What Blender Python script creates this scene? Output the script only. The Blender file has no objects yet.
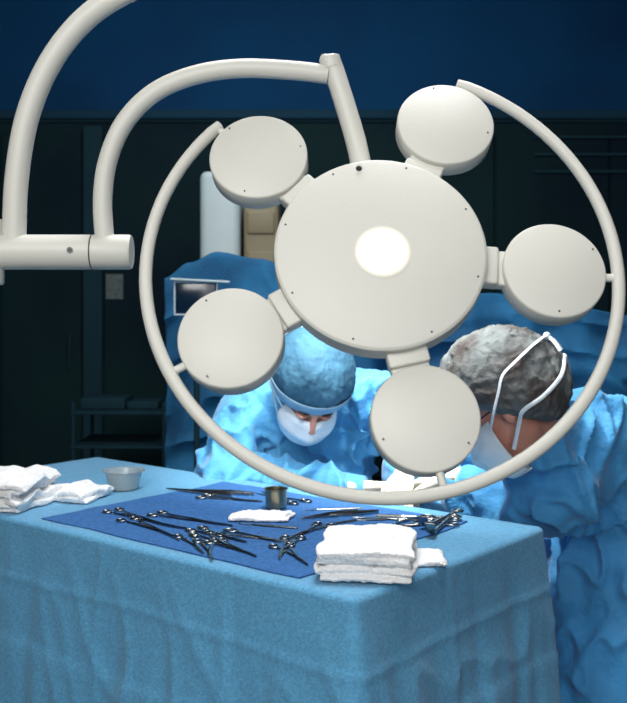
import bpy, bmesh, math, random
from mathutils import Vector, Matrix, noise, Euler
random.seed(7)
sc = bpy.context.scene
H = 1.45
TZ = 0.95
# ------------------------------------------------------------------ materials
def s2l(c):
    return tuple(((x/255)/12.92 if x/255 <= .04045 else ((x/255+.055)/1.055)**2.4) for x in c)
def mat(name, rgb, rough=.6, metal=0., var=0., vscale=8., rgb2=None, bump=0., bscale=60., sheen=0., trans=0., emis=None, estr=0., coat=0., alpha=1., stretch=None, detail=4., spec=.5, bdist=.01):
    m = bpy.data.materials.new(name); m.use_nodes = True
    nt = m.node_tree; b = nt.nodes['Principled BSDF']
    c = s2l(rgb)+(1,)
    b.inputs['Base Color'].default_value = c
    b.inputs['Roughness'].default_value = rough
    b.inputs['Metallic'].default_value = metal
    b.inputs['Specular IOR Level'].default_value = spec
    b.inputs['Sheen Weight'].default_value = sheen
    b.inputs['Transmission Weight'].default_value = trans
    b.inputs['Coat Weight'].default_value = coat
    b.inputs['Alpha'].default_value = alpha
    if emis:
        b.inputs['Emission Color'].default_value = s2l(emis)+(1,)
        b.inputs['Emission Strength'].default_value = estr
    tc = nt.nodes.new('ShaderNodeTexCoord'); mp = nt.nodes.new('ShaderNodeMapping')
    nt.links.new(tc.outputs['Object'], mp.inputs[0])
    if stretch: mp.inputs['Scale'].default_value = stretch
    if var > 0 or rgb2:
        n = nt.nodes.new('ShaderNodeTexNoise'); n.inputs['Scale'].default_value = vscale
        n.inputs['Detail'].default_value = detail
        r = nt.nodes.new('ShaderNodeValToRGB')
        d = s2l(rgb2) if rgb2 else tuple(x*(1-var) for x in c[:3])
        r.color_ramp.elements[0].color = d+(1,); r.color_ramp.elements[0].position = .36
        r.color_ramp.elements[1].color = c; r.color_ramp.elements[1].position = .64
        nt.links.new(mp.outputs[0], n.inputs['Vector'])
        nt.links.new(n.outputs['Fac'], r.inputs[0]); nt.links.new(r.outputs[0], b.inputs['Base Color'])
    if bump > 0:
        n2 = nt.nodes.new('ShaderNodeTexNoise'); n2.inputs['Scale'].default_value = bscale; n2.inputs['Detail'].default_value = 5
        bp = nt.nodes.new('ShaderNodeBump'); bp.inputs['Strength'].default_value = bump; bp.inputs['Distance'].default_value = bdist
        nt.links.new(mp.outputs[0], n2.inputs['Vector'])
        nt.links.new(n2.outputs['Fac'], bp.inputs['Height']); nt.links.new(bp.outputs[0], b.inputs['Normal'])
    return m
M = {}
M['paint'] = mat('lamp_cream_enamel', (200,199,190), .45, var=.03, vscale=5, bump=.05, bscale=300)
M['paintdk'] = mat('lamp_gasket', (60,62,62), .5, var=.1)
M['screw'] = mat('screw_steel', (120,122,122), .3, 1., var=.2, vscale=200)
# lamp lens: emission falls off towards its rim, imitating a soft glow halo
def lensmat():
    m=bpy.data.materials.new('lamp_lens_glow');m.use_nodes=True;nt=m.node_tree;b=nt.nodes['Principled BSDF']
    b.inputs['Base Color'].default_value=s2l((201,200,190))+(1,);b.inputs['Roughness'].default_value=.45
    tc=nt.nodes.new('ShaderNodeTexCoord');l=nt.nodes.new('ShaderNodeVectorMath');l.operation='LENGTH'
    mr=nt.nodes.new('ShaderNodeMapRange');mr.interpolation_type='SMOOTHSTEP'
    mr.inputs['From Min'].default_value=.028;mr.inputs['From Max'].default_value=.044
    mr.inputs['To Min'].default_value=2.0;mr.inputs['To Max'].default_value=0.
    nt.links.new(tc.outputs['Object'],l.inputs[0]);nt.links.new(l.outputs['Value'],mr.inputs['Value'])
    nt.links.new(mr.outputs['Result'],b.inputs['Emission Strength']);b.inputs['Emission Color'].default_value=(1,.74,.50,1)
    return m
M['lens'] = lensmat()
M['drape'] = mat('table_drape_cloth', (88,158,198), .85, var=.22, vscale=150, bump=.25, bscale=240, sheen=.15)
M['mat'] = mat('instrument_mat_cloth', (48,108,172), .85, var=.35, vscale=150, bump=.5, bscale=240)
M['steel'] = mat('instrument_steel', (165,165,162), .26, 1., var=.35, vscale=60)
M['steelb'] = mat('brushed_steel', (150,150,148), .35, 1., var=.15, vscale=30)
M['brass'] = mat('warm_steel', (170,165,140), .3, 1., var=.2, vscale=40)
M['towel'] = mat('terry_towel_white', (244,244,243), .95, var=.10, vscale=160, bump=.8, bscale=220, bdist=.006)
M['gown'] = mat('gown_blue', (84,168,218), .75, var=.15, vscale=9, bump=.6, bscale=13, sheen=.2, bdist=.035)
M['gown2'] = mat('gown_blue_b', (66,154,212), .75, var=.2, vscale=9, bump=.6, bscale=13, sheen=.2, bdist=.035)
M['scrub'] = mat('scrub_trousers', (92,120,178), .85, var=.25, vscale=10, bump=.4, bscale=30)
M['cap1'] = mat('surgeon_cap_teal', (60,112,140), .8, rgb2=(40,86,112), vscale=12, bump=.5, bscale=30, bdist=.015)
M['cap2'] = mat('bouffant_cap_grey', (122,132,132), .75, rgb2=(72,64,62), vscale=12, bump=.7, bscale=26, detail=9, bdist=.02)
M['band'] = mat('cap_band_pale_blue', (140,180,205), .8, var=.1, vscale=40, bump=.2, bscale=80)
M['mask'] = mat('mask_white', (225,236,242), .8, var=.06, vscale=40, bump=.2, bscale=90)
M['skin'] = mat('skin', (212,148,128), .5, var=.12, vscale=25, bump=.1, bscale=200)
M['brow'] = mat('eyebrow_hair', (60,42,32), .8, var=.2)
M['eye'] = mat('eye_white', (235,232,228), .2, var=.02)
M['iris'] = mat('iris_brown', (52,36,26), .2, var=.2)
M['glove'] = mat('latex_glove', (232,222,204), .45, var=.06, vscale=60, bump=.1, bscale=120)
M['wall'] = mat('wall_navy_paint', (0,68,112), .8, rgb2=(0,52,92), vscale=.8, bump=.05, bscale=40, spec=.2)
M['ceil'] = mat('ceiling_paint', (70,90,105), .8, var=.05)
M['floor'] = mat('floor_vinyl', (60,84,92), .35, rgb2=(46,68,78), vscale=30)
M['cabf'] = mat('cabinet_frame_dark', (20,48,58), .8, var=.15, vscale=6, spec=.15)
M['cabi'] = mat('cabinet_door_green_black', (14,38,40), .8, rgb2=(5,24,34), vscale=1.2, spec=.12)
M['cabh'] = mat('cabinet_header', (10,48,66), .8, var=.2, vscale=2, spec=.2)
M['white'] = mat('machine_white', (175,190,192), .5, var=.04)
M['label'] = mat('paper_label', (80,92,92), .7, var=.4, vscale=60)
M['tan'] = mat('machine_tan', (130,120,94), .6, var=.1)
M['blkp'] = mat('black_plastic', (16,20,24), .4, var=.2)
M['screen'] = mat('monitor_screen', (10,26,40), .15, var=.2, emis=(20,60,90), estr=.1)
M['screend'] = mat('screen_drape_teal', (24,104,148), .85, rgb2=(12,76,116), vscale=5, bump=.3, bscale=120)
M['plast'] = mat('bowl_translucent_plastic', (200,212,214), .2, trans=.55, var=.04)
M['rubber'] = mat('shoe_rubber', (225,225,220), .6, var=.05)
M['glasses'] = mat('spectacle_frame', (40,30,28), .3, var=.1)
M['lensg'] = mat('spectacle_lens', (235,240,240), .05, trans=.9)

# ------------------------------------------------------------------ builder
class MB:
    def __init__(s, T=None): s.v=[]; s.f=[]; s.mi=[]; s.T=T or Matrix.Identity(4)
    def add(s, vs, fs, m=0, T=None):
        k=len(s.v); X = s.T @ T if T else s.T
        s.v += [X @ Vector(p) for p in vs]
        s.f += [tuple(i+k for i in f) for f in fs]; s.mi += [m]*len(fs)
    def box(s, size, loc=(0,0,0), rot=(0,0,0), m=0, bev=0.0):
        bm=bmesh.new(); bmesh.ops.create_cube(bm,size=1)
        for v in bm.verts: v.co=Vector((v.co.x*size[0],v.co.y*size[1],v.co.z*size[2]))
        if bev>0: bmesh.ops.bevel(bm,geom=bm.edges[:],offset=bev,segments=3,affect='EDGES',profile=.5)
        bm.verts.index_update()
        T=Matrix.Translation(loc)@Euler(rot).to_matrix().to_4x4()
        s.add([v.co.copy() for v in bm.verts],[[v.index for v in f.verts] for f in bm.faces],m,T); bm.free()
    def lathe(s, prof, seg=48, m=0, T=None):
        vs=[];fs=[];rows=[]
        for (r,z) in prof:
            if r<1e-6: rows.append([len(vs)]); vs.append((0,0,z))
            else:
                rows.append(list(range(len(vs),len(vs)+seg)))
                vs+=[(r*math.cos(2*math.pi*i/seg),r*math.sin(2*math.pi*i/seg),z) for i in range(seg)]
        for a,b in zip(rows,rows[1:]):
            for i in range(seg):
                j=(i+1)%seg
                if len(a)==1 and len(b)==1: continue
                if len(a)==1: fs.append((a[0],b[i],b[j]))
                elif len(b)==1: fs.append((a[i],b[0],a[j]))
                else: fs.append((a[i],b[i],b[j],a[j]))
        s.add(vs,fs,m,T)
    def tube(s, pts, rad, seg=16, m=0, sub=6, T=None, up=None, caps=True):
        P=[Vector(p) for p in pts]
        R=rad if isinstance(rad,list) else [rad]*len(P)
        R=[(r if isinstance(r,tuple) else (r,r)) for r in R]
        if sub>1 and len(P)>2:
            Q=[];RR=[];n=len(P)
            for i in range(n-1):
                p0=P[max(i-1,0)];p1=P[i];p2=P[i+1];p3=P[min(i+2,n-1)]
                for k in range(sub):
                    t=k/sub
                    Q.append(.5*((2*p1)+(p2-p0)*t+(2*p0-5*p1+4*p2-p3)*t*t+(3*p1-p0-3*p2+p3)*t**3))
                    RR.append(tuple(R[i][c]*(1-t)+R[i+1][c]*t for c in (0,1)))
            Q.append(P[-1]);RR.append(R[-1]);P=Q;R=RR
        n=len(P); vs=[];fs=[]
        tan=[(P[min(i+1,n-1)]-P[max(i-1,0)]).normalized() for i in range(n)]
        u=Vector(up) if up else (Vector((0,0,1)) if abs(tan[0].z)<.9 else Vector((0,1,0)))
        for i in range(n):
            u=(u-tan[i]*u.dot(tan[i])).normalized(); w=tan[i].cross(u)
            for k in range(seg):
                a=2*math.pi*k/seg
                vs.append(P[i]+w*math.cos(a)*R[i][0]+u*math.sin(a)*R[i][1])
        for i in range(n-1):
            for k in range(seg):
                l=(k+1)%seg
                fs.append((i*seg+k,i*seg+l,(i+1)*seg+l,(i+1)*seg+k))
        if caps:
            fs.append(tuple(range(seg))); fs.append(tuple((n-1)*seg+k for k in reversed(range(seg))))
        s.add(vs,fs,m,T)
    def ell(s, c, r, m=0, T=None, nu=24, nv=14, ex=1.0, rot=(0,0,0)):
        def sp(x,e): return math.copysign(abs(x)**e,x)
        vs=[];fs=[];X=Matrix.Translation(c)@Euler(rot).to_matrix().to_4x4()
        if T: X=T@X
        for j in range(nv+1):
            th=-math.pi/2+math.pi*j/nv
            for i in range(nu):
                a=2*math.pi*i/nu
                vs.append((r[0]*sp(math.cos(th),ex)*sp(math.cos(a),ex),r[1]*sp(math.cos(th),ex)*sp(math.sin(a),ex),r[2]*sp(math.sin(th),ex)))
        for j in range(nv):
            for i in range(nu):
                l=(i+1)%nu
                fs.append((j*nu+i,j*nu+l,(j+1)*nu+l,(j+1)*nu+i))
        s.add(vs,fs,m,X)
    def torus(s, R, r, T=None, m=0, seg=28, ss=10, sx=1., sy=1.):
        vs=[];fs=[]
        for i in range(seg):
            a=2*math.pi*i/seg
            for k in range(ss):
                b=2*math.pi*k/ss
                vs.append(((R+r*math.cos(b))*math.cos(a)*sx,(R+r*math.cos(b))*math.sin(a)*sy,r*math.sin(b)))
        for i in range(seg):
            for k in range(ss):
                fs.append((i*ss+k,((i+1)%seg)*ss+k,((i+1)%seg)*ss+(k+1)%ss,i*ss+(k+1)%ss))
        s.add(vs,fs,m,T)
    def build(s, name, mats, parent=None, smooth=True, weld=False, origin=None):
        me=bpy.data.meshes.new(name)
        org=Vector(origin) if origin is not None else Vector((0,0,0))
        me.from_pydata([tuple(p-org) for p in s.v],[],s.f)
        for m in mats: me.materials.append(M[m])
        for p,mi in zip(me.polygons,s.mi): p.material_index=mi
        bm=bmesh.new();bm.from_mesh(me)
        bmesh.ops.remove_doubles(bm,verts=bm.verts,dist=1e-6)
        bmesh.ops.recalc_face_normals(bm,faces=bm.faces)
        bm.to_mesh(me);bm.free()
        o=bpy.data.objects.new(name,me);sc.collection.objects.link(o);o.location=org
        if smooth: sharp(me)
        if parent: par(o,parent)
        return o
def sharp(me, ang=40):
    for p in me.polygons: p.use_smooth=True
    bm=bmesh.new();bm.from_mesh(me)
    for e in bm.edges:
        if len(e.link_faces)==2 and e.calc_face_angle(0)>math.radians(ang): e.smooth=False
    bm.to_mesh(me);bm.free()
def empty(name, loc):
    e=bpy.data.objects.new(name,None);e.location=loc;e.empty_display_size=.1;sc.collection.objects.link(e);return e
def par(o,root):
    o.parent=root;o.matrix_parent_inverse=Matrix.Translation(root.location).inverted()
def remesh(mb,name,mats,parent,voxel,smooth=4,disp=None,post=0):
    o=mb.build(name,mats,None,smooth=False)
    r=o.modifiers.new('r','REMESH');r.mode='VOXEL';r.voxel_size=voxel
    s=o.modifiers.new('s','SMOOTH');s.iterations=smooth;s.factor=.5
    dg=bpy.context.evaluated_depsgraph_get()
    me=bpy.data.meshes.new_from_object(o.evaluated_get(dg))
    o.modifiers.clear();o.data=me;me.name=name
    if not me.materials: me.materials.append(M[mats[0]])
    for p in me.polygons: p.use_smooth=True
    if disp:
        co=[v.co+v.normal*disp(v.co) for v in me.vertices]
        for v,c in zip(me.vertices,co): v.co=c
    if post:
        s=o.modifiers.new('s2','SMOOTH');s.iterations=post;s.factor=.5
    if parent: par(o,parent)
    return o

# ------------------------------------------------------------------ room
def room():
    X0,X1,Y0,Y1,Z1=-3.4,3.4,-2.2,5.7,3.25
    def b(name,size,loc,m):
        mb=MB();mb.box(size,(0,0,0));o=mb.build(name,[m],smooth=False);o.location=loc;return o
    b('floor',(X1-X0+.4,Y1-Y0+.4,.1),((X0+X1)/2,(Y0+Y1)/2,-.05),'floor')
    b('ceiling',(X1-X0+.4,Y1-Y0+.4,.1),((X0+X1)/2,(Y0+Y1)/2,Z1+.05),'ceil')
    b('wall_back',(X1-X0,.1,Z1),(0,Y1+.05,Z1/2),'wall')
    b('wall_front',(X1-X0,.1,Z1),(0,Y0-.05,Z1/2),'wall')
    b('wall_left',(.1,Y1-Y0,Z1),(X0-.05,(Y0+Y1)/2,Z1/2),'wall')
    b('wall_right',(.1,Y1-Y0,Z1),(X1+.05,(Y0+Y1)/2,Z1/2),'wall')
    b('baseboard_back',(X1-X0,.02,.1),(0,Y1-.01,.05),'cabf')
room()
# tall dark storage cabinets across the back wall
def cabinets():
    root=empty('storage_cabinet',(0.8,5.45,0))
    mb=MB()
    x0,x1=-1.66,3.2;y0,y1=5.25,5.69;zt=2.42
    mb.box((x1-x0,y1-y0,zt),((x0+x1)/2,(y0+y1)/2,zt/2),m=0)
    mb.box((x1-x0+.04,y1-y0+.03,.06),((x0+x1)/2,(y0+y1)/2,zt-.01),m=1,bev=.01)
    edges=[-1.64,-1.21,-1.10,-.30,.55,.95,1.55,2.3,3.18]
    for a,b in zip(edges,edges[1:]):
        w=b-a-.012
        if w<.2: mb.box((w,.03,zt-.12),((a+b)/2,y0-.01,zt/2),m=1,bev=.004);continue
        mb.box((w,.022,zt-.62),((a+b)/2,y0-.011,.52+(zt-.62)/2),m=0,bev=.006)
        mb.box((w,.022,.42),((a+b)/2,y0-.011,.30),m=0,bev=.006)
        mb.tube([(b-.06,y0-.045,1.1),(b-.06,y0-.045,1.28)],.006,m=1)
    mb.box((.09,.004,.13),(-1.04,y0-.024,1.52),m=3);mb.box((.06,.004,.05),(-1.03,y0-.024,1.66),m=3)
    for k in range(3): mb.box((1.2,.02,.015),(1.75,y0-.03,2.12+.09*k),m=1,bev=.003)
    mb.build('cabinet_carcass',['cabi','cabf','steelb','label'],root,smooth=False)
    h=MB();h.box((x1-x0,.03,.05),((x0+x1)/2,y0-.02,zt+.0),m=0,bev=.01);h.build('header_rail',['cabh'],root,smooth=False)
cabinets()

# ------------------------------------------------------------------ surgical lamp
def lamp():
    O=Vector((.101,1.5,H+.0675))
    e1=Vector((1,0,0));n=Vector((0,-.9135,.4067));e2=n.cross(e1)
    L=Matrix.Translation(O)@Matrix((e1,e2,n)).transposed().to_4x4()
    root=empty('surgical_lamp',O)
    T=lambda x,y,z=0:Matrix.Translation((x,y,z))
    cy=.008
    mb=MB(L)
    mb.lathe([(.040,0),(.1555,0),(.158,-.0012),(.1605,-.004),(.1605,-.035),(.156,-.040),(.11,-.046),(.09,-.077),(0,-.082)],96,T=T(0,cy))
    sats=[(-.189,.186,0),(.113,.2475,0),(.264,-.0153,1),(-.223,-.125,1),(.058,-.248,1)]
    for x,y,pin in sats:
        r=math.hypot(x,y-cy);a=math.atan2(y-cy,x)
        tilt=Matrix.Rotation(math.radians(3),4,Vector((-math.sin(a),math.cos(a),0)))
        mb.lathe([(0,0),(.0755,0),(.0775,-.001),(.0785,-.003),(.0785,-.034),(.076,-.038),(.05,-.041),(0,-.041)],64,T=T(x,y,-.018)@tilt)
        R=Matrix.Translation((0,cy,0))@Matrix.Rotation(a,4,'Z')
        m2=MB(L@R)
        m2.box((.115,.058,.02),(.175,0,-.036),bev=.004)
        m2.box((.06,.062,.026),(.150,0,-.030),bev=.004)
        if pin: m2.tube([(r+.06,0,-.034),(.36,0,-.032)],.0062,12)
        mb.v,mb.f,mb.mi=mb.v+m2.v,mb.f+[tuple(i+len(mb.v) for i in f) for f in m2.f],mb.mi+m2.mi
    mb.build('lamp_heads',['paint'],root)
    # grip ring
    rg=MB(L);pts=[]
    for i in range(97):
        a=math.radians(135.5+(428-135.5)*i/96)
        pts.append((.003+.360*math.cos(a),.360*math.sin(a),-.032))
    rad=[.0100]*97;rad[0]=rad[-1]=.0085
    rg.tube(pts,rad,16,sub=1)
    rg.tube([(-.215,.215,-.032),(-.262,.247,-.032)],.006,12)
    rg.build('grip_ring',['paint'],root)
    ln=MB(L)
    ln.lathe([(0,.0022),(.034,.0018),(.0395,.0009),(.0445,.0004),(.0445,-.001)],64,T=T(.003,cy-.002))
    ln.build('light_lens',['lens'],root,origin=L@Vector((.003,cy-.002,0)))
    sw=MB(L)
    for k in range(8):
        a=math.radians(28+45*k)
        sw.lathe([(0,.0012),(.0016,.0008),(.0019,-.001)],12,T=T(.150*math.cos(a),cy+.150*math.sin(a)),m=1)
    sw.lathe([(0,.003),(.0032,.003),(.005,.001),(.005,-.001)],20,T=T(-.030,cy+.143),m=0)
    sw.box((.006,.0012,.001),(-.030,cy+.143,.0032),m=1)
    for (x,y,t) in sats:
        for a in (70,190,310):
            a=math.radians(a+x*300)
            sw.lathe([(0,.0012),(.0013,.0008),(.0015,-.001)],10,T=T(x+.069*math.cos(a),y+.069*math.sin(a),-.016),m=1)
    sw.build('screws',['screw','paintdk'],root)
    # suspension
    Y=1.65
    am=MB()
    am.tube([(.086,1.585,H+.08),(.080,1.615,H+.19),(.069,1.635,H+.26),(.040,Y,H+.36),(.029,Y,H+.392)],.0170,24,sub=8)
    am.tube([(.031,Y,H+.383),(.026,Y,H+.400),(.0255,Y,H+.403)],[.0175,.0175,.012],24,sub=2)
    am.tube([(-.344,Y,1.541),(-.348,Y,1.615),(-.339,Y,1.681),(-.311,Y,1.744),(-.2615,Y,1.793),(-.1955,Y,1.821),(-.121,Y,1.832),(-.039,Y,1.829),(.024,Y,1.822)],.0158,24,sub=10)
    am.tube([(-.494,Y,1.549),(-.490,Y,1.648),(-.473,Y,1.749),(-.437,Y,1.837),(-.382,Y,1.909),(-.313,Y,1.957),(-.225,Y,1.992),(-.12,Y,2.012),(0,Y,2.016)],.0195,24,sub=10)
    hz=1.529
    am.tube([(-.520,Y,hz),(-.366,Y,hz)],.0290,36,sub=1)
    am.tube([(-.3635,Y,hz),(-.304,Y,hz),(-.300,Y,hz)],[.0290,.0290,.0268],36,sub=1)
    am.tube([(-.538,Y,1.475),(-.538,Y,1.478),(-.538,Y,1.58),(-.538,Y,1.583)],[.024,.027,.027,.024],36,sub=1)
    am.tube([(.0,Y,1.990),(.0,Y,3.15)],.04,36,sub=1)
    am.tube([(.0,Y,3.12),(.0,Y,3.25)],.13,48,sub=1)
    am.tube([(-.3665,Y,hz),(-.363,Y,hz)],.0275,36,sub=1,m=1)
    am.tube([(-.395,Y-.026,hz+.002),(-.395,Y-.0308,hz+.002)],.005,16,sub=1,m=2)
    am.tube([(-.395,Y-.030,hz+.002),(-.395,Y-.0315,hz+.002)],.0022,6,sub=1,m=1)
    am.build('suspension_arms',['paint','paintdk','screw'],root)
lamp()

# ------------------------------------------------------------------ instrument table
C=Vector((.069,1.667));U=Vector((-.772,.636)).normalized()
V=Vector((.636,.772)).normalized()
LU,LV=1.56,.70
def tp(u,v,z=TZ): 
    p=C+U*u+V*v;return Vector((p.x,p.y,z))
UA=math.atan2(U.y,U.x)   # world angle of the long axis
def table():
    ctr=tp(LU/2,LV/2,0)
    root=empty('instrument_table',(ctr.x,ctr.y,0))
    mb=MB();hu,hv=LU/2,LV/2;rc=.02
    per=[];step=.010
    def seg(a,b,nrm):
        n=max(2,int((Vector(b)-Vector(a)).length/step))
        for i in range(n): per.append((Vector(a).lerp(Vector(b),i/n),Vector(nrm)))
    def arc(c,a0):
        for i in range(8):
            a=a0+math.pi/2*i/8;d=Vector((math.cos(a),math.sin(a)))
            per.append((Vector(c)+d*rc,d))
    seg((hu,-hv+rc),(hu,hv-rc),(1,0));arc((hu-rc,hv-rc),0)
    seg((hu-rc,hv),(-hu+rc,hv),(0,1));arc((-hu+rc,hv-rc),math.pi/2)
    seg((-hu,hv-rc),(-hu,-hv+rc),(-1,0));arc((-hu+rc,-hv+rc),math.pi)
    seg((-hu+rc,-hv),(hu-rc,-hv),(0,-1));arc((hu-rc,-hv+rc),1.5*math.pi)
    n=len(per);rows=[]
    def W(p,z): w=Vector((ctr.x,ctr.y))+U*p.x+V*p.y;return (w.x,w.y,z)
    vs=[];
    for k,fac in enumerate((.0,.12,.3,.5,.7,.88,.98)):
        if fac==0: rows.append([0]);vs.append(W(Vector((0,0)),TZ));continue
        rows.append(list(range(len(vs),len(vs)+n)))
        for p,nr in per:
            q=(p-nr*.012)*fac
            vs.append(W(q,TZ))
    for th in (0,25,50,75,90):
        t=math.radians(th);rows.append(list(range(len(vs),len(vs)+n)))
        for p,nr in per: vs.append(W(p-nr*.012*(1-math.sin(t)),TZ-.012*(1-math.cos(t))))
    corners=[Vector((a,b)) for a in (-hu,hu) for b in (-hv,hv)]
    NR=110;drop=.80
    def gs(x,c,w): return math.exp(-((x-c)/w)**2)
    for j in range(1,NR+1):
        t=j/NR;d=t*drop;rows.append(list(range(len(vs),len(vs)+n)))
        for p,nr in per:
            cd=min((p-c).length for c in corners)
            q=p*9
            f=noise.noise(Vector((q.x*1.0,q.y*1.0,t*1.3)))*.6+noise.noise(Vector((q.x*2.3+5,q.y*2.3,t*1.5+3)))*.3
            f=(f*.5+.25)
            side=1.9 if abs(nr.x)>.7 else 1.3
            o=side*f*.06*min(1,t*2.8)*(t*.7+.3)+.018*t+.035*t*math.exp(-(cd/.07)**2)
            o+=.0035*gs(d,.115+.004*math.sin(q.x*.7),.007)+.0045/(1+math.exp(-(d-.255-.004*math.sin(q.x+q.y))/.0035))
            if abs(nr.y)>.7: o+=.0035*gs(p.x,-.12+.01*math.sin(d*9),.008)+.0035*gs(p.x,.33,.008)-.003*gs(p.x,-.5,.008)
            else: o+=.0035*gs(p.y,-.05,.008)
            # soft drag folds falling from the table edge
            r=1-abs(noise.noise(Vector((q.x*.8+d*3,q.y*.8-d*3,4.))));o+=.007*(r**8)*min(1,d*7)
            o+=.003*noise.noise(Vector((q.x*1.3,q.y*1.3,d*7)))*min(1,d*12)
            pp=p+nr*o
            vs.append(W(pp,TZ-.012-d))
    fs=[]
    for a,b in zip(rows,rows[1:]):
        for i in range(n):
            l=(i+1)%n
            if len(a)==1: fs.append((a[0],b[i],b[l]))
            else: fs.append((a[i],b[i],b[l],a[l]))
    mb.add(vs,fs);o=mb.build('drape_cloth',['drape'],root)
    for p in o.data.polygons: p.use_smooth=True
    fr=MB(Matrix.Translation((ctr.x,ctr.y,0))@Matrix.Rotation(UA,4,'Z'))
    fr.box((LU-.03,LV-.03,.02),(0,0,TZ-.013),bev=.004)
    for a in (-1,1):
        for b in (-1,1):
            fr.tube([(a*(LU/2-.06),b*(LV/2-.06),.05),(a*(LU/2-.06),b*(LV/2-.06),TZ-.02)],.014,12)
            fr.ell((a*(LU/2-.06),b*(LV/2-.06),.03),(.03,.018,.03))
        fr.tube([(a*(LU/2-.06),-(LV/2-.06),.2),(a*(LU/2-.06),(LV/2-.06),.2)],.012,12)
    fr.tube([(-(LU/2-.06),0,.2),((LU/2-.06),0,.2)],.012,12)
    fr.build('steel_frame',['steelb'],root)
table()
MZ=TZ+.0035
def cloth_mat():
    mb=MB();nu,nv=110,84;vs=[];fs=[]
    for k in range(2):
        for j in range(nv+1):
            for i in range(nu+1):
                u=.15+.77*i/nu;v=.035+.59*j/nv
                u+=.012*noise.noise(Vector((v*7,1,3)))*(1 if i in(0,nu) else abs(i/nu-.5)*2)
                v+=.012*noise.noise(Vector((u*6,5,3)))*abs(j/nv-.5)*2
                z=TZ+.0012+(.0018 if k==0 else 0)+max(0,noise.noise(Vector((u*14,v*14,2))))*.0015*(1-k)
                if k==0:
                    for c in (.34,.535,.73): z+=.0014*math.exp(-((u-c)/.004)**2)
                    z+=.0014*math.exp(-((v-.33)/.004)**2)
                p=tp(u,v,z);vs.append(p)
    N=(nu+1)*(nv+1)
    for j in range(nv):
        for i in range(nu):
            a=j*(nu+1)+i
            fs.append((a,a+1,a+nu+2,a+nu+1));fs.append((N+a,N+a+nu+1,N+a+nu+2,N+a+1))
    edge=[i for i in range(nu+1)]+[j*(nu+1)+nu for j in range(1,nv+1)]+[nv*(nu+1)+i for i in range(nu-1,-1,-1)]+[j*(nu+1) for j in range(nv-1,0,-1)]
    for a,b in zip(edge,edge[1:]+edge[:1]): fs.append((a,b,N+b,N+a))
    mb.add(vs,fs);mb.build('instrument_mat',['mat'],origin=tp(.53,.33,TZ))
cloth_mat()

# ---- instruments (local: lying flat, long axis +X)
def place(mb,name,mats,u,v,ang,z=None):
    o=mb.build(name,mats)
    p=tp(u,v,MZ if z is None else z);o.location=p;o.rotation_euler=(0,0,UA+math.radians(ang));return o
def hemostat(u,v,ang,L=.15,curve=0.,open_=.0,z=None,name='hemostat'):
    mb=MB();k=L/.15
    for s in (1,-1):
        zz=.003+.0012*s
        ry=s*(.017+open_)
        mb.torus(.0115,.0022,T=Matrix.Translation((-.082*k,ry,.0030)),sx=1.15,sy=.85)
        mb.tube([(-.070*k,ry-s*.004,.003),(-.045*k,s*(.009+open_*.6),.003),(-.012*k,s*.003,zz),(0,0,zz),(.02*k,-s*.002,zz),(.045*k,-s*(.0015)+curve*.3,zz),(.068*k,-s*.001+curve,zz)],
                [(.0027,.002),(.0027,.002),(.0034,.002),(.0045,.002),(.0034,.002),(.0024,.0018),(.0012,.001)],8,sub=4,up=(0,0,1))
        mb.box((.010*k,.003,.003),(-.052*k,s*.0065,.003),bev=.0005)
    mb.lathe([(0,.0065),(.0028,.006),(.0032,.0045),(.0032,.0005),(0,.0003)],14)
    return place(mb,name,['steel'],u,v,ang,z)
def scissors(u,v,ang,L=.17,z=None):
    mb=MB();k=L/.17
    for s in (1,-1):
        zz=.003+.001*s
        mb.torus(.0135,.0025,T=Matrix.Translation((-.085*k,s*.021,.003)),sx=1.25,sy=.85)
        mb.tube([(-.070*k,s*.016,.003),(-.04*k,s*.010,.003),(-.008*k,s*.002,zz),(.01*k,-s*.002,zz),(.04*k,-s*.006,zz),(.078*k,-s*.010,zz)],
                [(.003,.002),(.003,.002),(.005,.0016),(.006,.0013),(.0045,.001),(.0008,.0008)],8,sub=4,up=(0,0,1))
    mb.lathe([(0,.0065),(.0035,.006),(.0035,.0005),(0,.0003)],14)
    return place(mb,'surgical_scissors',['steel'],u,v,ang,z)
def forceps(u,v,ang,L=.16,z=None):
    mb=MB();k=L/.16
    for s in (1,-1):
        mb.tube([(-.075*k,s*.0008,.005),(-.05*k,s*.004,.005),(-.01*k,s*.0075,.005),(.03*k,s*.006,.005),(.08*k,s*.0012,.005)],
                [(.0012,.0045),(.0013,.005),(.0014,.005),(.0012,.0035),(.0009,.0015)],8,sub=4,up=(0,0,1))
    mb.box((.012*k,.004,.009),(-.074*k,0,.005),bev=.001)
    return place(mb,'tissue_forceps',['steel'],u,v,ang,z)
def scalpel(u,v,ang):
    mb=MB()
    mb.tube([(-.065,0,.002),(-.03,0,.002),(.02,0,.002),(.045,0,.002)],[(.003,.0015),(.0045,.002),(.004,.002),(.002,.0012)],8,sub=3,up=(0,0,1))
    mb.tube([(.042,0,.002),(.06,.001,.002),(.078,-.002,.002)],[(.003,.0004),(.0035,.0004),(.0004,.0004)],8,sub=3,up=(0,0,1))
    return place(mb,'scalpel',['steel'],u,v,ang)
def retractor(u,v,ang,L=.2):
    mb=MB();k=L/.2
    mb.tube([(-.10*k,0,.004),(-.05*k,0,.004),(.05*k,0,.004),(.085*k,0,.008),(.1*k,0,.03)],[(.009,.002),(.006,.003),(.006,.003),(.010,.0018),(.012,.0016)],10,sub=5,up=(0,0,1))
    mb.torus(.012,.003,T=Matrix.Translation((-.108*k,0,.004)))
    return place(mb,'retractor',['steel'],u,v,ang)
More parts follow.
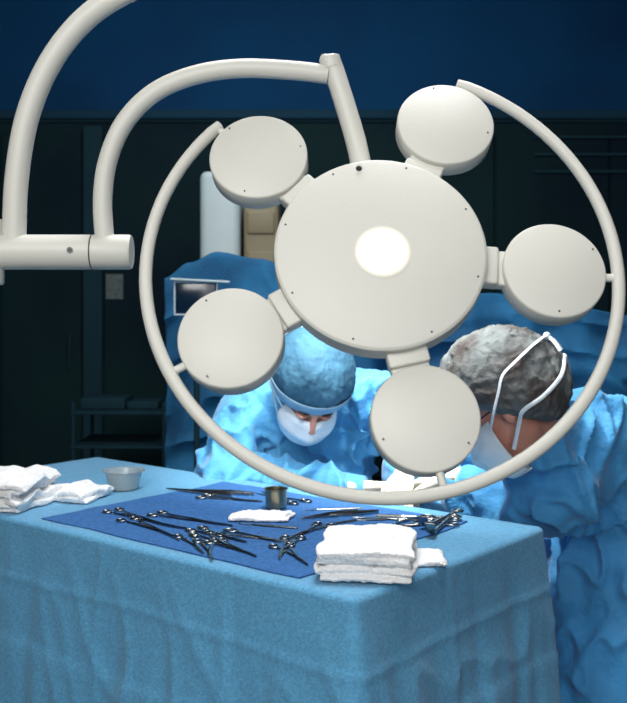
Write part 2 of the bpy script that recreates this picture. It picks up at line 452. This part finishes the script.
hemostat(.70,.165,174,.27,.012);hemostat(.62,.115,168,.24,-.01);hemostat(.62,.235,186,.22)
forceps(.85,.46,12,.2);forceps(.80,.50,20,.17)
hemostat(.72,.46,196,.16,.004);scissors(.66,.55,-10,.17)
hemostat(.46,.075,150,.15);hemostat(.44,.125,162,.16,.004);hemostat(.405,.06,140,.15);hemostat(.47,.165,175,.16);hemostat(.37,.105,168,.15,-.004)
scissors(.40,.205,190,.18)
hemostat(.30,.165,120,.17,.006);hemostat(.25,.14,150,.15)
forceps(.42,.46,70,.15);forceps(.39,.50,60,.14);scalpel(.46,.53,50);scalpel(.36,.43,75)
scissors(.30,.52,40,.18);hemostat(.27,.57,30,.18);hemostat(.22,.50,55,.16)
retractor(.20,.58,100,.2);retractor(.165,.53,108,.2);scissors(.245,.43,90,.2)
hemostat(.36,.30,100,.15);scalpel(.46,.30,20)
# cup
mb=MB();mb.lathe([(0,.002),(.022,.002),(.025,.004),(.0265,.044),(.029,.046),(.029,.048),(.0255,.047),(.0235,.006),(0,.0045)],40)
o=mb.build('steel_medicine_cup',['brass']);o.location=tp(.578,.453,MZ)
mb=MB();mb.lathe([(0,0),(.034,0),(.038,.003),(.048,.046),(.056,.049),(.056,.051),(.047,.0495),(.036,.006),(0,.003)],48)
o=mb.build('plastic_basin',['plast']);o.location=tp(1.06,.39,TZ)

# ---- towels: each cloth is a folded strip, swept as a zig-zag so real folds show on the short sides
def towel(name,u,v,ang,folds,L,W,th,seed,z0=None,mess=1.,cloths=1):
    """sheet folded back and forth: cross-section is a rounded serpentine in local XZ, extruded along Y"""
    rnd=random.Random(seed);mb=MB();zb=0
    for c in range(cloths):
        ox=rnd.uniform(-.006,.006)*mess;oy=rnd.uniform(-.008,.008)*mess;ra=rnd.uniform(-.07,.07)*mess
        path=[];gap=th*1.0
        for k in range(folds):
            z=zb+th/2+k*gap;s=1 if k%2==0 else -1
            e1=rnd.uniform(-.007,.007)*mess
            n=14
            for i in range(n+1):
                x=s*(-L/2+(L)*i/n)
                if i==n: x+=s*e1
                path.append((x,z))
            if k<folds-1:
                path.append((s*(L/2+e1+gap*.55),z+gap*.5))
        ny=26
        vs=[];fs=[];m=len(path)
        for j in range(ny+1):
            y=-W/2+W*j/ny
            for side in (1,-1):
                for i,(x,z) in enumerate(path):
                    a=path[max(0,i-1)];b=path[min(m-1,i+1)]
                    tx,tz=b[0]-a[0],b[1]-a[1];l=math.hypot(tx,tz) or 1
                    nx,nz=-tz/l*side,tx/l*side
                    q=Vector((x*14+seed,y*14,z*60))
                    f=(z-zb)/(folds*gap)
                    wx=.010*mess*noise.noise(q+Vector((0,0,5)))
                    wy=.012*mess*noise.noise(q+Vector((7,0,5)))*(abs(y)/(W/2))
                    wz=.55*th*mess*noise.noise(Vector((x*22+seed*2,y*22,zb*30)))*min(1,f*1.5+.1)-.006*f*((abs(y)/(W/2))**3+(abs(x)/(L/2))**3*.6)
                    X=x+nx*th*.46+wx;Y=y+wy;Z=max(.0006,z+nz*th*.46+wz)
                    vs.append((X*math.cos(ra)-Y*math.sin(ra)+ox,X*math.sin(ra)+Y*math.cos(ra)+oy,Z))
        S=2*m
        for j in range(ny):
            for i in range(m-1):
                a=j*S+i;fs.append((a,a+1,a+S+1,a+S))
                a=j*S+m+i;fs.append((a,a+S,a+S+1,a+1))
            for i in (0,m-1):
                a=j*S+i;b=j*S+m+i;fs.append((a,b,b+S,a+S) if i==0 else (a,a+S,b+S,b))
        for j in (0,ny):
            for i in range(m-1):
                a=j*S+i;b=a+m;fs.append((a,b,b+1,a+1))
        mb.add(vs,fs);zb+=folds*gap
    def fz(p): return .0010+.0014*noise.noise(p*150)+.0014*noise.noise(p*60)
    o=remesh(mb,name,['towel'],None,.0021,2,fz)
    o.location=tp(u,v,TZ+.0012 if z0 is None else z0);o.rotation_euler=(0,0,UA+math.radians(ang));return o
towel('folded_towel_stack',.100,.170,118,4,.215,.165,.0072,11,z0=TZ+.0045,mess=1.3,cloths=2)
towel('gauze_pad',.040,.288,140,2,.075,.065,.009,9,z0=TZ+.002,mess=1.5)
towel('folded_towel_stack',1.135,.075,25,3,.20,.21,.0130,4,z0=TZ+.002,mess=1.8,cloths=2)
towel('gauze_pad',1.055,.245,105,3,.11,.10,.010,5,z0=TZ+.002,mess=2.)
towel('gauze_pad',.53,.365,35,2,.12,.08,.006,6,z0=MZ+.002,mess=1.6)

# ------------------------------------------------------------------ people
def wrinkle(amp=.013,sx=4.5,sz=3.,seed=0.):
    def f(p):
        q=Vector((p.x*sx+seed,p.y*sx,p.z*sz));q=q+noise.noise_vector(q*.8)*.6
        r=1-abs(noise.noise(q));r2=1-abs(noise.noise(q*2.3+Vector((3,1,2))));r3=noise.noise(q*4.7+Vector((9,1,4)))
        return amp*(r**6-.33)+amp*.7*(r2**6-.28)+amp*.15*r3
    return f
def head(root,pos,yaw,pitch,roll,cap,capr,neck,scale=1.04,glasses=False,band=None,drop=20,puff=1.):
    R=Matrix.Translation(pos)@Matrix.Rotation(math.radians(yaw),4,'Z')@Matrix.Rotation(math.radians(pitch),4,'X')@Matrix.Rotation(math.radians(roll),4,'Y')@Matrix.Scale(scale,4)
    h=MB(R)
    h.ell((0,.018,.032),(.076,.096,.084));h.ell((0,-.022,-.03),(.061,.074,.082));h.ell((0,-.07,-.092),(.026,.022,.02))
    h.ell((0,-.085,.022),(.048,.014,.012));h.ell((.040,-.064,-.026),(.020,.018,.018));h.ell((-.040,-.064,-.026),(.020,.018,.018))
    h.tube([(0,-.094,.012),(0,-.108,-.018),(0,-.114,-.034)],[.008,.011,.014],12);h.ell((.012,-.1,-.036),(.009,.011,.008));h.ell((-.012,-.1,-.036),(.009,.011,.008))
    h.ell((0,-.094,-.062),(.024,.010,.006));h.ell((0,-.092,-.071),(.021,.010,.006))
    for s in (1,-1):
        h.ell((s*.078,.012,-.012),(.009,.019,.032),rot=(math.radians(-12),0,s*.35))
    nb=R.inverted()@Vector(neck)
    h.tube([(0,.02,-.02),Vector((0,.03,-.05)).lerp(nb,.4),nb],[.048,.046,.050],20)
    remesh(h,'head',['skin'],root,.0045,3)
    e=MB(R)
    for s in (1,-1):
        e.ell((s*.031,-.081,.002),(.0135,.0135,.0135),m=0,nu=16,nv=10)
        e.ell((s*.031,-.0925,-.002),(.006,.003,.006),m=1,nu=12,nv=8)
        e.tube([(s*.016,-.097,.021),(s*.03,-.098,.026),(s*.046,-.089,.021)],[.0016,.0026,.0012],8,m=2)
        e.tube([(s*.017,-.088,.006),(s*.031,-.096,.0075),(s*.045,-.085,.005)],[.0040,.0062,.0040],8,m=3)
    e.build('eyes_and_brows',['eye','iris','brow','skin'],root)
    # cap
    cc=Vector((0,.026,.044));T=Matrix.Translation(cc)@Matrix.Rotation(math.radians(-drop),4,'X')
    a,b,c=capr;cp=MB(R);nu,nv=200,60;vs=[];fs=[]
    def gfun(x,y,z,w,ph):
        g=1+.014*math.sin(ph*30+4*noise.noise(Vector((x*3,y*3,z*3))))*w**1.5+.04*noise.noise(Vector((x*2.0,y*2.0,z*2.0+yaw)))
        g+=.016*puff*noise.noise(Vector((x*6+yaw,y*6,z*3)))+.010*puff*noise.noise(Vector((x*13+yaw,y*13,z*7)))
        r=1-abs(noise.noise(Vector((x*5+yaw,y*5,z*5))+noise.noise_vector(Vector((x*3,y*3,z*3)))*.4));g+=.018*puff*(r**6-.3)
        return g
    for j in range(nv+1):
        t=math.radians(90-(90+33)*j/nv)
        for i in range(nu):
            ph=2*math.pi*i/nu
            x,y,z=math.cos(t)*math.cos(ph),math.cos(t)*math.sin(ph),math.sin(t)
            w=j/nv;g=gfun(x,y,z,w,ph)
            if w>.9: g*=1-.10*(w-.9)/.1
            vs.append((x*a*g,y*b*g,z*c*g))
    for j in range(nv):
        for i in range(nu):
            l=(i+1)%nu;fs.append((j*nu+i,j*nu+l,(j+1)*nu+l,(j+1)*nu+i))
    cp.add(vs,fs,0,T)
    if band:
        vs=[];fs=[];nb_=6
        for j in range(nb_+1):
            t=math.radians(-8-20*j/nb_)
            for i in range(nu):
                ph=2*math.pi*i/nu
                x,y,z=math.cos(t)*math.cos(ph),math.cos(t)*math.sin(ph),math.sin(t)
                g=1.045-.02*abs(j/nb_-.5)
                vs.append((x*a*g,y*b*g,z*c*g))
        for j in range(nb_):
            for i in range(nu):
                l=(i+1)%nu;fs.append((j*nu+i,j*nu+l,(j+1)*nu+l,(j+1)*nu+i))
        cp.add(vs,fs,1,T)
    o=cp.build('surgical_cap',[cap]+([band] if band else []),root)
    for p in o.data.polygons:p.use_smooth=True
    sm=o.modifiers.new('sol','SOLIDIFY');sm.thickness=.0015
    # mask
    mk=MB(R);vs=[];fs=[];nu,nv=36,30
    for j in range(nv+1):
        la=math.radians(-68+ (68+40)*j/nv)
        for i in range(nu+1):
            lo=math.radians(-84+168*i/nu)
            r=1+.022*math.sin(j/nv*math.pi*7)*math.cos(lo)
            nose=.012*math.exp(-(lo/.22)**2)*math.exp(-((la-.15)/.45)**2)
            vs.append((math.sin(lo)*math.cos(la)*.077*r,-.034-math.cos(lo)*math.cos(la)*.085*r-nose,-.058+math.sin(la)*.080*r))
    for j in range(nv):
        for i in range(nu):
            k=j*(nu+1)+i;fs.append((k,k+1,k+nu+2,k+nu+1))
    mk.add(vs,fs);o=mk.build('face_mask',['mask'],root)
    for p in o.data.polygons:p.use_smooth=True
    sm=o.modifiers.new('sol','SOLIDIFY');sm.thickness=.0025;sm.offset=1
    st=MB(R)
    Ti=T.inverted()
    def proj(p,k=1.06):
        q=Ti@Vector(p);l=math.sqrt((q.x/a)**2+(q.y/b)**2+(q.z/c)**2)
        if l<k: q=q*(k/l)
        return T@q
    for s in (1,-1):
        A=Vector((s*.074,-.045,-.025));B=Vector((s*.005,.155,.07))
        pts=[A]+[proj(A.lerp(Vector((s*.11,.05,.045)),t)) for t in (.25,.5,.75,1)]+[proj(Vector((s*.11,.05,.045)).lerp(B,t)) for t in (.25,.5,.75,1)]
        st.tube(pts,(.0045,.0012),8,sub=4,up=(s,0,.2))
        A=Vector((s*.072,-.03,-.085));B=Vector((s*.004,.15,.02))
        mid=Vector((s*.10,.04,-.03))
        pts=[A]+[A.lerp(mid,t) for t in (.35,.7)]+[proj(mid.lerp(B,t)) for t in (0,.3,.6,1)]
        st.tube(pts,(.0045,.0012),8,sub=4,up=(s,0,.2))
    kn=proj(Vector((0,.155,.07)))
    st.ell(tuple(kn),(.014,.008,.008))
    for d1,d2 in ((Vector((.018,.004,-.02)),Vector((.024,-.002,-.045))),(Vector((-.016,.004,-.015)),Vector((-.03,-.002,-.038)))):
        st.tube([kn,proj(kn+d1,1.08),proj(kn+d2,1.07)],(.004,.0012),8,sub=4)
    st.build('mask_ties',['mask'],root)
    if glasses:
        g=MB(R)
        for s in (1,-1):
            g.torus(.024,.0018,T=Matrix.Translation((s*.031,-.118,-.004))@Matrix.Rotation(math.pi/2,4,'X'),sy=.8)
            g.tube([(s*.055,-.116,.004),(s*.075,-.09,.006),(s*.084,.01,.004)],.0018,8)
            g.lathe([(0,.001),(.0235,0),(0,-.001)],24,T=Matrix.Translation((s*.031,-.118,-.004))@Matrix.Rotation(math.pi/2,4,'X')@Matrix.Diagonal((1,.8,1,1)),m=1)
        g.tube([(-.008,-.118,.002),(0,-.121,.005),(.008,-.118,.002)],.0018,8)
        g.build('spectacles',['glasses','lensg'],root)
def hand(root,wrist,d,up,side,curl,name):
    d=Vector(d).normalized();up=Vector(up);z=(up-d*up.dot(d)).normalized();y=z.cross(d)
    R=Matrix.Translation(wrist)@Matrix((d,y*side,z)).transposed().to_4x4()
    h=MB(R)
    h.tube([(-.05,0,0),(0,0,0),(.03,0,0),(.065,0,.002),(.088,0,0)],[(.03,.024),(.027,.019),(.036,.017),(.041,.015),(.038,.011)],16,up=(0,0,1))
    for yb,L,sp in ((.029,.070,.10),(.010,.078,.03),(-.010,.073,-.04),(-.029,.057,-.12)):
        p=Vector((.078,yb,0));pts=[p];a=.15
        for k,f in enumerate((.46,.30,.24)):
            a+=curl*(.55 if k==0 else .75)
            p=p+Vector((math.cos(a)*math.cos(sp),math.sin(sp)*math.cos(a),-math.sin(a)))*(L*f+.012*(k==0))
            pts.append(p)
        h.tube(pts,[.0098,.0092,.0085,.0068],12,sub=3);h.ell(tuple(p),(.0068,.0068,.0068),nu=12,nv=8)
    tpz=[(.018,.022,-.004),(.045,.046,-.014),(.072,.054,-.026),(.094,.046,-.036)]
    h.tube(tpz,[.015,.0115,.0098,.0075],12,sub=3);h.ell(tpz[-1],(.0075,.0075,.0075),nu=12,nv=8)
    remesh(h,name,['glove'],root,.0032,2)

def surgeon(root,gown,spine,sh,arms,legs,skirt,seed,bulk=1.):
    g=MB()
    g.tube([s[0] for s in spine],[s[1] for s in spine],28,sub=6,up=(0,1,0))
    for k,(a) in enumerate(arms):
        S,E,Wr=[Vector(p) for p in a[:3]]
        mid=S.lerp(E,.5)
        g.tube([sh[k],S,mid,E,E.lerp(Wr,.5),Wr],[.085,.086,.074,.068,.058,.045],20,sub=6)
        g.ell(tuple(S),(.088,.088,.088))
    g.tube([s[0] for s in skirt],[s[1] for s in skirt],32,sub=6,up=(0,1,0))
    remesh(g,'gown',[gown],root,.0065,4,wrinkle(.038,5.6,3.6,seed),post=2)
    for k,a in enumerate(arms):
        S,E,Wr=[Vector(p) for p in a[:3]];d=(Wr-E).normalized()
        c=MB();c.tube([Wr-d*.02,Wr+d*.02,Wr+d*.045],[.040,.034,.030],20,sub=3);c.build('cuff_%d'%(k+1),[gown],root)
        hand(root,Wr+d*.045,a[3],a[4],a[5],a[6],'hand_%d'%(k+1))
    l=MB()
    for hp,kn,an in legs:
        l.tube([hp,kn,an],[.095,.07,.055],20,sub=6)
    remesh(l,'scrub_trousers',['scrub'],root,.011,4,wrinkle(.012,5,3.,seed+4))
    s=MB()
    for hp,kn,an,fd in [(x[0],x[1],x[2],Vector(root['fd'])) for x in legs]:
        an=Vector(an);ft=Vector((an.x,an.y,0))
        ang=math.atan2(fd.y,fd.x)
        s.ell((ft.x+fd.x*.07,ft.y+fd.y*.07,.04),(.14,.05,.04),rot=(0,0,ang),ex=.8)
        s.tube([(ft.x,ft.y,.04),(ft.x,ft.y,.13)],[.05,.045],16)
    s.build('clogs',['rubber'],root)

# surgeon behind the instrument table, facing the viewer, head bowed
r1=empty('surgeon',(-.04,3.12,0));r1['fd']=(0.2,-.98,0)
surgeon(r1,'gown',
 spine=[((-.04,3.14,.82),(.19,.14)),((-.03,3.11,.95),(.20,.145)),((-.01,3.05,1.07),(.215,.135)),((.0,3.00,1.15),(.18,.11)),((-.005,2.92,1.175),(.085,.08))],
 sh=[(-.09,2.99,1.10),(.10,3.01,1.15)],
 arms=[((-.205,2.955,1.085),(-.25,2.86,.93),(.10,2.76,.935),(1,-.05,-.02),(0,.3,1),1,.5),
       ((.20,2.98,1.15),(.31,2.90,.96),(.26,2.76,.975),(-.15,-.5,-.3) ,(0,.4,1),-1,.5)],
 legs=[((-.14,3.16,.85),(-.15,3.12,.48),(-.16,3.16,.1)),((.05,3.16,.85),(.06,3.12,.48),(.07,3.16,.1))],
 skirt=[((-.05,3.12,.98),(.19,.14)),((-.05,3.12,.7),(.22,.17)),((-.05,3.13,.35),(.26,.2))],seed=1.)
head(r1,(-.008,2.79,1.203),7,50,8,'cap1',(.110,.125,.108),(-.01,2.93,1.16),1.07,band='band',drop=14,puff=.7)
# surgeon on the right, bent over the field, seen from behind and the side
r2=empty('surgeon',(.9,2.75,0));r2['fd']=(-.86,.5,0)
surgeon(r2,'gown2',
 spine=[((1.0,2.83,.84),(.19,.15)),((.90,2.74,.93),(.20,.15)),((.78,2.64,1.0),(.20,.14)),((.68,2.54,1.06),(.17,.12)),((.58,2.45,1.11),(.11,.095)),((.52,2.395,1.14),(.092,.084))],
 sh=[(.68,2.50,1.02),(.74,2.66,1.0)],
 arms=[((.60,2.42,1.0),(.51,2.52,.915),(.385,2.62,.965),(-.55,.55,-.2),(.2,-.2,1),1,.5),
       ((.73,2.74,.99),(.62,2.86,.93),(.46,2.83,1.0),(-.9,-.2,-.15),(0,0,1),-1,.5)],
 legs=[((1.0,2.76,.85),(.95,2.74,.48),(.98,2.72,.1)),((.98,2.93,.85),(.94,2.92,.48),(.97,2.95,.1))],
 skirt=[((.84,2.66,.97),(.16,.14)),((.86,2.69,.8),(.22,.20)),((.87,2.71,.55),(.26,.23)),((.88,2.72,.3),(.29,.25))],seed=8.)
head(r2,(.452,2.335,1.20),-108,38,-6,'cap2',(.122,.142,.126),(.56,2.43,1.12),1.08,glasses=True,drop=46,puff=1.7)
# ------------------------------------------------------------------ operating table with draped patient
def optable():
    A=Vector((.27,2.66));D=Vector((.437,.9)).normalized();N=Vector((D.y,-D.x));L=1.9
    mid=A+D*L/2
    root=empty('operating_table',(mid.x,mid.y,0))
    mb=MB();vs=[];fs=[];nl,nc=90,60
    for i in range(nl+1):
        s=i/nl;edge=min(1,min(s,1-s)*14)
        bod=.05+.05*math.exp(-((s-.35)/.2)**2)+.03*math.exp(-((s-.8)/.1)**2)
        for j in range(nc+1):
            c=-1+2*j/nc
            w=abs(c)
            if w<.6:
                x=math.copysign(w/.6*.24,c);z=.845+bod*math.sqrt(edge)*(math.cos(x/.24*math.pi/2)**.6 if w<.6 else 0)
            else:
                t=(w-.6)/.4;x=math.copysign(.24+.012+.02*t+.02*t*math.sin(s*70),c);z=.845-.4*t
            z+=.006*noise.noise(Vector((s*12,c*5,0)))*(1 if w<.6 else 0)
            p=A+D*(s*L)+N*x
            vs.append((p.x,p.y,z))
    for i in range(nl):
        for j in range(nc):
            k=i*(nc+1)+j;fs.append((k,k+1,k+nc+2,k+nc+1))
    mb.add(vs,fs)
    # end flaps
    for s0,sg in ((0,-1),(1,1)):
        vs=[];fs=[]
        for i in range(25):
            for j in range(12):
                x=-.25+.5*i/24;t=j/11;p=A+D*(s0*L+sg*(.004+.015*t+.012*t*math.sin(i*1.1)))+N*x
                vs.append((p.x,p.y,.845-.4*t))
        for i in range(24):
            for j in range(11):
                k=i*12+j;fs.append((k,k+1,k+13,k+12))
        mb.add(vs,fs)
    mb.build('patient_drape',['drape'],root)
    b=MB(Matrix.Translation((mid.x,mid.y,0))@Matrix.Rotation(math.atan2(D.y,D.x),4,'Z'))
    b.box((L-.05,.44,.07),(0,0,.80),bev=.02,m=1)
    b.box((.22,.2,.66),(0,0,.44),bev=.02);b.box((.8,.42,.11),(0,0,.055),bev=.02)
    b.build('table_base',['steelb','blkp'],root)
optable()
# ------------------------------------------------------------------ anesthesia screen drape
def screen():
    root=empty('anesthesia_screen',(.5,3.62,0))
    key=[(-.54,1.53),(-.45,1.585),(-.35,1.625),(-.2,1.60),(0,1.53),(.2,1.47),(.45,1.465),(.64,1.475),(.9,1.43),(1.2,1.39),(1.65,1.42)]
    def top(x):
        for a,b in zip(key,key[1:]):
            if x<=b[0]: t=(x-a[0])/(b[0]-a[0]);t=t*t*(3-2*t);return a[1]*(1-t)+b[1]*t
        return key[-1][1]
    def bot(x): 
        t=min(1,max(0,(x-.12)/.14));t2=min(1,max(0,(1.5-x)/.15));return .42+.60*t*t2
    mb=MB();vs=[];fs=[];nx,nz=260,60
    for i in range(nx+1):
        x=-.54+2.19*i/nx
        for j in range(nz+1):
            t=j/nz;z=top(x)*(1-t)+bot(x)*t
            y=3.62+.09*noise.noise(Vector((x*5,t*1.4,1)))*min(1,t*4+.15)+.022*math.sin(x*30+2.5*noise.noise(Vector((x*3,t*2,5))))*min(1,t*2)
            dd=top(x)-z
            # swagged creases radiating from the supports
            r=1-abs(noise.noise(Vector((x*2.2+dd*2.5,dd*7-x*1.5,3))));y-=.05*(r**7)*min(1,t*5)
            vs.append((x,y,z))
    for i in range(nx):
        for j in range(nz):
            k=i*(nz+1)+j;fs.append((k,k+1,k+nz+2,k+nz+1))
    mb.add(vs,fs);o=mb.build('hanging_drape',['screend'],root)
    for p in o.data.polygons:p.use_smooth=True
    sm=o.modifiers.new('sol','SOLIDIFY');sm.thickness=.002
    b=MB()
    b.tube([(x,3.69,top(x)-.012) for x in [-.54+.1*i for i in range(22)]],.008,10,sub=2)
    for x in (-.35,1.5):
        b.tube([(x,3.70,.05),(x,3.70,top(x)-.01)],.011,12)
        for a in range(5):
            q=a*2*math.pi/5;b.tube([(x,3.70,.08),(x+.22*math.cos(q),3.70+.22*math.sin(q),.04)],.012,8)
            b.ell((x+.22*math.cos(q),3.70+.22*math.sin(q),.025),(.025,.025,.025))
    b.build('stand',['steelb'],root)
screen()
# ------------------------------------------------------------------ equipment behind
def machine():
    root=empty('anesthesia_machine',(-.3,4.4,0))
    mb=MB()
    mb.box((.17,.30,1.78),(-.40,4.4,1.11),bev=.03,m=0)
    mb.box((.15,.28,1.70),(-.225,4.42,1.04),bev=.02,m=1)
    mb.box((.12,.02,.10),(-.225,4.28,1.78),bev=.01,m=1);mb.box((.12,.02,.16),(-.225,4.28,1.58),bev=.01,m=1)
    mb.box((.8,.5,.1),(-.2,4.45,.16),bev=.02,m=2)
    mb.box((.30,.36,1.2),(.02,4.45,.8),bev=.02,m=0)
    for k in range(3): mb.box((.26,.01,.2),(.02,4.265,.45+k*.25),bev=.01,m=2)
    for x in (-.55,.15):
        for y in (4.25,4.65): mb.tube([(x-.015,y,.055),(x+.015,y,.055)],.055,20,sub=1,m=2)
    mb.tube([(-.30,4.3,1.2),(-.27,4.2,1.0),(-.1,4.15,.95),(.05,4.2,1.1)],.015,12,m=2)
    mb.build('cabinet_body',['white','tan','blkp'],root)
machine()
def monitor():
    root=empty('patient_monitor',(-.40,3.40,0))
    mb=MB()
    # open white bracket frame with the dark display inside
    for z in (1.40,1.512): mb.box((.15,.012,.006),(-.40,3.40,z),bev=.002,m=0)
    mb.box((.20,.07,.008),(-.385,3.41,1.516),(0,.05,0),bev=.003,m=0)
    for x in (-.472,-.328): mb.box((.006,.012,.12),(x,3.40,1.456),bev=.002,m=0)
    mb.box((.136,.03,.104),(-.40,3.412,1.456),bev=.004,m=1)
    mb.tube([(-.40,3.425,.04),(-.40,3.425,1.42)],.010,12,m=3)
    for a in range(5):
        q=a*2*math.pi/5+.3;mb.tube([(-.40,3.425,.07),(-.40+.14*math.cos(q),3.425+.08*math.sin(q),.03)],.010,8,m=2)
    mb.build('monitor_unit',['white','screen','steelb','cabf'],root)
monitor()
def cart():
    root=empty('steel_trolley',(-.95,4.6,0))
    mb=MB()
    for z in (.95,.80,.45,.2):
        mb.box((.42,.4,.012),(-.86,4.6,z),bev=.003)
    for x in (-1.06,-.66):
        for y in (4.41,4.79): mb.tube([(x,y,.06),(x,y,1.0)],.009,10);mb.ell((x,y,.035),(.02,.035,.035))
    b=MB()
    b.box((.2,.2,.05),(-.95,4.6,.982),bev=.006,m=0);b.box((.14,.2,.035),(-.77,4.6,.9745),bev=.006,m=0)
    mb.build('trolley_frame',['cabf'],root)
    b.build('instrument_boxes',['cabf'],root)
cart()

# ------------------------------------------------------------------ lights
def area(name,loc,target,size,power,col=(1,1,1),sy=None):
    l=bpy.data.lights.new(name,'AREA');l.size=size;l.energy=power;l.color=col
    if sy: l.shape='RECTANGLE';l.size_y=sy
    o=bpy.data.objects.new(name,l);sc.collection.objects.link(o);o.location=loc
    o.rotation_euler=(Vector(target)-Vector(loc)).to_track_quat('-Z','Y').to_euler();return o
area('ceiling_light_key',(-.9,-.8,3.0),(0.1,2.0,1.1),1.6,96,(1,.985,.95))
area('fill_light_front',(.5,-1.7,2.0),(0.2,2.0,1.1),2.0,48,(.98,.985,1))  # soft frontal fill added behind the camera, no fixture
area('ceiling_light_table',(.1,2.15,3.15),(.1,2.3,0),1.1,58,(.97,.98,1))
area('ceiling_light_rear',(-.2,4.2,3.18),(-.2,5.4,1.8),1.2,17,(.8,.95,1))
def spot(name,loc,target,power,ang,blend=.5,col=(1,1,1),r=.12):
    l=bpy.data.lights.new(name,'SPOT');l.energy=power;l.spot_size=math.radians(ang);l.spot_blend=blend;l.color=col;l.shadow_soft_size=r
    o=bpy.data.objects.new(name,l);sc.collection.objects.link(o);o.location=loc
    o.rotation_euler=(Vector(target)-Vector(loc)).to_track_quat('-Z','Y').to_euler()
spot('theatre_spot_a',(.30,2.0,2.8),(.10,2.85,1.0),230,34,.6,(1,.98,.95),.07)
spot('theatre_spot_b',(-.3,2.3,3.0),(.50,2.70,1.0),210,34,.6,(1,.96,.90),.07)
spot('face_fill_spot',(-.12,1.75,1.95),(.0,2.8,1.12),42,26,.7,(1,.97,.93),.08)  # added unseen spot, brightens the bowed surgeon's face from the front
w=bpy.data.worlds.new('World');sc.world=w;w.use_nodes=True
w.node_tree.nodes['Background'].inputs[0].default_value=(.25,.4,.6,1);w.node_tree.nodes['Background'].inputs[1].default_value=.1
# ------------------------------------------------------------------ camera
cd=bpy.data.cameras.new('Camera');co=bpy.data.objects.new('Camera',cd);sc.collection.objects.link(co)
co.location=(0,0,H);co.rotation_euler=(math.pi/2,0,0)
cd.sensor_fit='HORIZONTAL';cd.sensor_width=36;cd.lens=36*1000/627;cd.shift_y=-51.5/627;cd.clip_start=.05
cd.dof.use_dof=True;cd.dof.focus_distance=1.85;cd.dof.aperture_fstop=8
sc.camera=co
sc.view_settings.view_transform='Standard';sc.view_settings.look='None'
